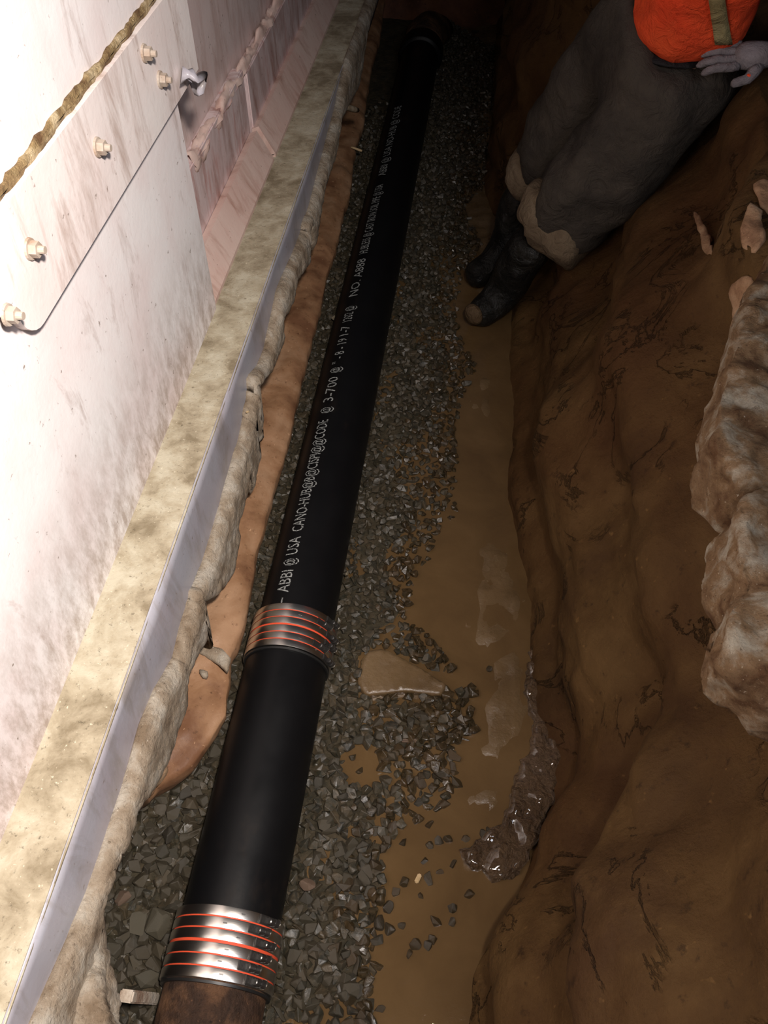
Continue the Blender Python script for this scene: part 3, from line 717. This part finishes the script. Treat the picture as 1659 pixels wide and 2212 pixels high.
# ------------------------------------------------------------------ worker
an = P(1085, 612, z=.08); kn = P(1235, 455, z=.44); hn = P(1440, 215, z=.86)
af = P(1092, 520, z=.10); kf = P(1175, 340, z=.46); hf_ = P(1345, 110, z=.88)
pel = (hn+hf_)/2+Vector((.02, 0, .05)); wst = pel+Vector((.03, -.06, .14)); chs = wst+Vector((.03, -.14, .22)); nk = chs+Vector((-.02, -.10, .20)); hd = nk+Vector((-.04, -.07, .13)); ht = hd+Vector((-.02, -.02, .10))
side = (hn-hf_).normalized(); side.z = 0; side.normalize()
shn = chs+side*.19+Vector((0, 0, .10)); shf = chs-side*.19+Vector((0, 0, .10))
hand = P(1625, 120, z=1.03); eln = hand+Vector((.20, -.08, .12)); 
elf = shf+Vector((-.12, -.16, -.08)); wrf = elf+Vector((.10, -.18, .16)); 
person = empty('person', (an.x, an.y, -.05), 'person in orange shirt, dirty dark trousers and black boots leaning on the bank', 'person')
toe_n = P(1022, 688, z=-.01); toe_f = P(1012, 606, z=-.01)
V = [pel, wst, chs, nk, hd, ht, hn, kn, an, hf_, kf, af, shn, eln, hand+Vector((.06, -.02, .03)), shf, elf, wrf, an.lerp(toe_n, .6)+Vector((0, 0, -.06)), af.lerp(toe_f, .6)+Vector((0, 0, -.06))]
E = [(0, 1), (1, 2), (2, 3), (3, 4), (4, 5), (0, 6), (6, 7), (7, 8), (0, 9), (9, 10), (10, 11), (2, 12), (12, 13), (13, 14), (2, 15), (15, 16), (16, 17), (8, 18), (11, 19)]
Rr = [.13, .12, .14, .055, .085, .075, .085, .058, .04, .085, .058, .04, .055, .042, .028, .055, .042, .028, .035, .035]
adopt(skinned('body', V, E, Rr, 'skin'), person)
fdir = Vector((-.35, -.93, 0)).normalized(); fs = fdir.cross(Vector((0, 0, 1)))
bm = bmesh.new(); tube(bm, [hd+fdir*.085+Vector((0, 0, .03)), hd+fdir*.105, hd+fdir*.11+Vector((0, 0, -.02)), hd+fdir*.09+Vector((0, 0, -.03))], [.008, .012, .016, .01], 10)
adopt(from_bm('nose', bm, 'skin', None, True), person)
for s in (-1, 1):
    bm = bmesh.new(); bmesh.ops.create_uvsphere(bm, u_segments=12, v_segments=8, radius=.012, matrix=Matrix.Translation(hd+fdir*.078+fs*.03*s+Vector((0, 0, .028))))
    adopt(from_bm('eye', bm, 'rim', None, True), person)
    bm = bmesh.new(); bmesh.ops.create_uvsphere(bm, u_segments=12, v_segments=8, radius=1, matrix=Matrix.Translation(hd+fs*.088*s) @ Matrix.Diagonal((.014, .02, .033, 1)))
    adopt(from_bm('ear', bm, 'skin', None, True), person)
bm = bmesh.new(); add_box(bm, (-.022, -.004, -.004), (.022, .004, .004), Matrix.Translation(hd+fdir*.085+Vector((0, 0, -.045))), .003)
adopt(from_bm('mouth', bm, 'flake'), person)
bm = bmesh.new(); bmesh.ops.create_uvsphere(bm, u_segments=24, v_segments=16, radius=1, matrix=Matrix.Translation(hd-fdir*.018+Vector((0, 0, .055))) @ Matrix.Diagonal((.100, .108, .085, 1)))
adopt(from_bm('hair', bm, 'hair', None, True), person)
# trousers: two baggy legs, one mesh
kn2 = kn.lerp(hn, .45)+Vector((-.0, 0, .0)); kf2 = kf.lerp(hf_, .45)
cn = P(1200, 490, z=.36); cn2 = P(1160, 525, z=.30); cfz = P(1150, 375, z=.38); cfz2 = P(1140, 400, z=.33)
TV = [pel+Vector((0, 0, .03)), hn, kn2, cn.lerp(kn2, .4), cn, hf_, kf2, cfz.lerp(kf2, .4), cfz, wst+Vector((0, 0, -.03))]
TE = [(0, 1), (1, 2), (2, 3), (3, 4), (0, 5), (5, 6), (6, 7), (7, 8), (0, 9)]
TR = [.19, .17, .165, .155, .135, .155, .135, .120, .105, .175]
adopt(skinned('trousers', TV, TE, TR, 'trouser', sub=3, fold=.024, ff=8, fz=.6), person)
adopt(skinned('trouser_cuff', [cn.lerp(kn2, .42), cn, cn2], [(0, 1), (1, 2)], [.158, .168, .120], 'khaki', sub=3, fold=.022, ff=12, fz=.4), person)
adopt(skinned('trouser_cuff', [cfz.lerp(kf2, .3), cfz, cfz2+Vector((0, 0, -.03))], [(0, 1), (1, 2)], [.115, .112, .090], 'khaki', sub=3, fold=.012, ff=14, fz=.4), person)
adopt(skinned('boot', [cn2+Vector((0, 0, .03)), an.lerp(cn2, .4), an+Vector((.02, 0, -.03)), an.lerp(toe_n, .55)+Vector((0, 0, -.04)), toe_n+Vector((0, 0, .02))], [(0, 1), (1, 2), (2, 3), (3, 4)], [.085, .082, .078, .066, .056], 'boot', sub=3, fold=.004, ff=14), person)
adopt(skinned('boot', [cfz2+Vector((0, 0, .02)), af.lerp(cfz2, .4), af+Vector((.01, 0, -.05)), af.lerp(toe_f, .6)+Vector((0, 0, -.04)), toe_f+Vector((0, 0, .01))], [(0, 1), (1, 2), (2, 3), (3, 4)], [.085, .080, .074, .062, .052], 'boot', sub=3, fold=.004, ff=14), person)
tv = (toe_n-an); tv.z = 0; tv.normalize()
adopt(skinned('muddy_toe_cap', [toe_n-tv*.03+Vector((0, 0, .022)), toe_n+tv*.028+Vector((0, 0, .014))], [(0, 1)], [.052, .044], 'toe', sub=3, fold=.004), person)
for nm_, a_, b_, r_ in (('boot_rim', cfz2+Vector((0, 0, -.02)), cfz2+Vector((-.01, 0, -.045)), .066),):
    bm = bmesh.new(); tube(bm, [a_, b_], [r_, r_], 24); adopt(from_bm(nm_, bm, 'boot', None, True), person)
# shirt
SV = [pel+Vector((.045, -.05, .105)), wst+Vector((.02, -.02, .02)), chs, nk-Vector((0, 0, .05)), shn, shn.lerp(eln, .6), shf, shf.lerp(elf, .6)]
adopt(skinned('shirt', SV, [(0, 1), (1, 2), (2, 3), (2, 4), (4, 5), (2, 6), (6, 7)], [.165, .17, .18, .09, .085, .07, .085, .07], 'shirt', sub=3, fold=.012, ff=10), person)
adopt(skinned('belt', [pel+Vector((.015, -.03, .06)), pel+Vector((.018, -.036, .10))], [(0, 1)], [.200, .198], 'belt', sub=3, fold=.003), person)
# gloved hand resting on the hip
def glove(base, fwd, palm_n, s=1.0):
    fwd = fwd.normalized(); pn = palm_n.normalized(); sd = fwd.cross(pn).normalized()
    V = [base-fwd*.07, base, base+fwd*.05]; E = [(0, 1), (1, 2)]; Rd = [(.034, .030), (.046, .026), (.044, .022)]
    g0 = skinned('glove', V, E, [.034, .038, .036], 'glove', sub=2)
    bm = bmesh.new(); bm.from_mesh(g0.data)
    bpy.data.objects.remove(g0)
    for k, (o_, L, sp) in enumerate(((-.030, .075, -.12), (-.010, .088, -.04), (.011, .082, .05), (.031, .066, .14))):
        st = base+fwd*.045+sd*o_; d = (fwd+sd*sp).normalized(); c1 = st+d*L*.5+pn*.004; c2 = c1+(d-pn*.35).normalized()*L*.32; c3 = c2+(d-pn*.8).normalized()*L*.28
        tube(bm, [st-d*.015, st, st+d*L*.25, c1, c1.lerp(c2, .5), c2, c2.lerp(c3, .6), c3], [.011, .0125, .0115, .012, .0105, .0108, .009, .004], 10)
    st = base-fwd*.02-sd*.030; d = (fwd*.6-sd*.8).normalized(); c1 = st+d*.045; c2 = c1+(fwd*.9-sd*.3).normalized()*.035
    tube(bm, [st, st+d*.02, c1, c1.lerp(c2, .5), c2, c2+fwd*.006], [.014, .016, .0135, .0125, .011, .005], 10)
    return from_bm('glove', bm, 'glove', person and None, True)
g = glove(hand, Vector((-1, .12, -.12)), Vector((-.1, -.55, .8))); adopt(g, person)
g = glove(wrf+Vector((.03, -.06, 0)), Vector((.5, -.8, 0)), Vector((0, 0, 1))); adopt(g, person)
from mathutils.bvhtree import BVHTree
so_ = [o for o in C.objects if o.name.startswith('shirt')][0]; bv = BVHTree.FromPolygons([v.co for v in so_.data.vertices], [list(p.vertices) for p in so_.data.polygons])
bm = bmesh.new(); prev = None
for k in range(16):
    row = []
    for dx in (-18, -6, 6, 18):
        h = bv.ray_cast(CAM, ray(1543+k*1.3+dx, -60+k*10.2).normalized())
        row.append(bm.verts.new(h[0]+h[1]*.004) if h[0] else None)
    if prev:
        for a in range(3):
            q = (prev[a], prev[a+1], row[a+1], row[a])
            if all(q): bm.faces.new(q)
    prev = row
bmesh.ops.delete(bm, geom=[v for v in bm.verts if not v.link_faces], context='VERTS')
st_ = from_bm('reflective_stripe', bm, 'stripe', None, True); sm = st_.modifiers.new('t', 'SOLIDIFY'); sm.thickness = .003; adopt(st_, person)
bm = bmesh.new(); bmesh.ops.create_uvsphere(bm, u_segments=10, v_segments=8, radius=.007, matrix=Matrix.Translation(P(1617, 165, z=1.0))); adopt(from_bm('orange_pull', bm, 'shirt', None, True), person)
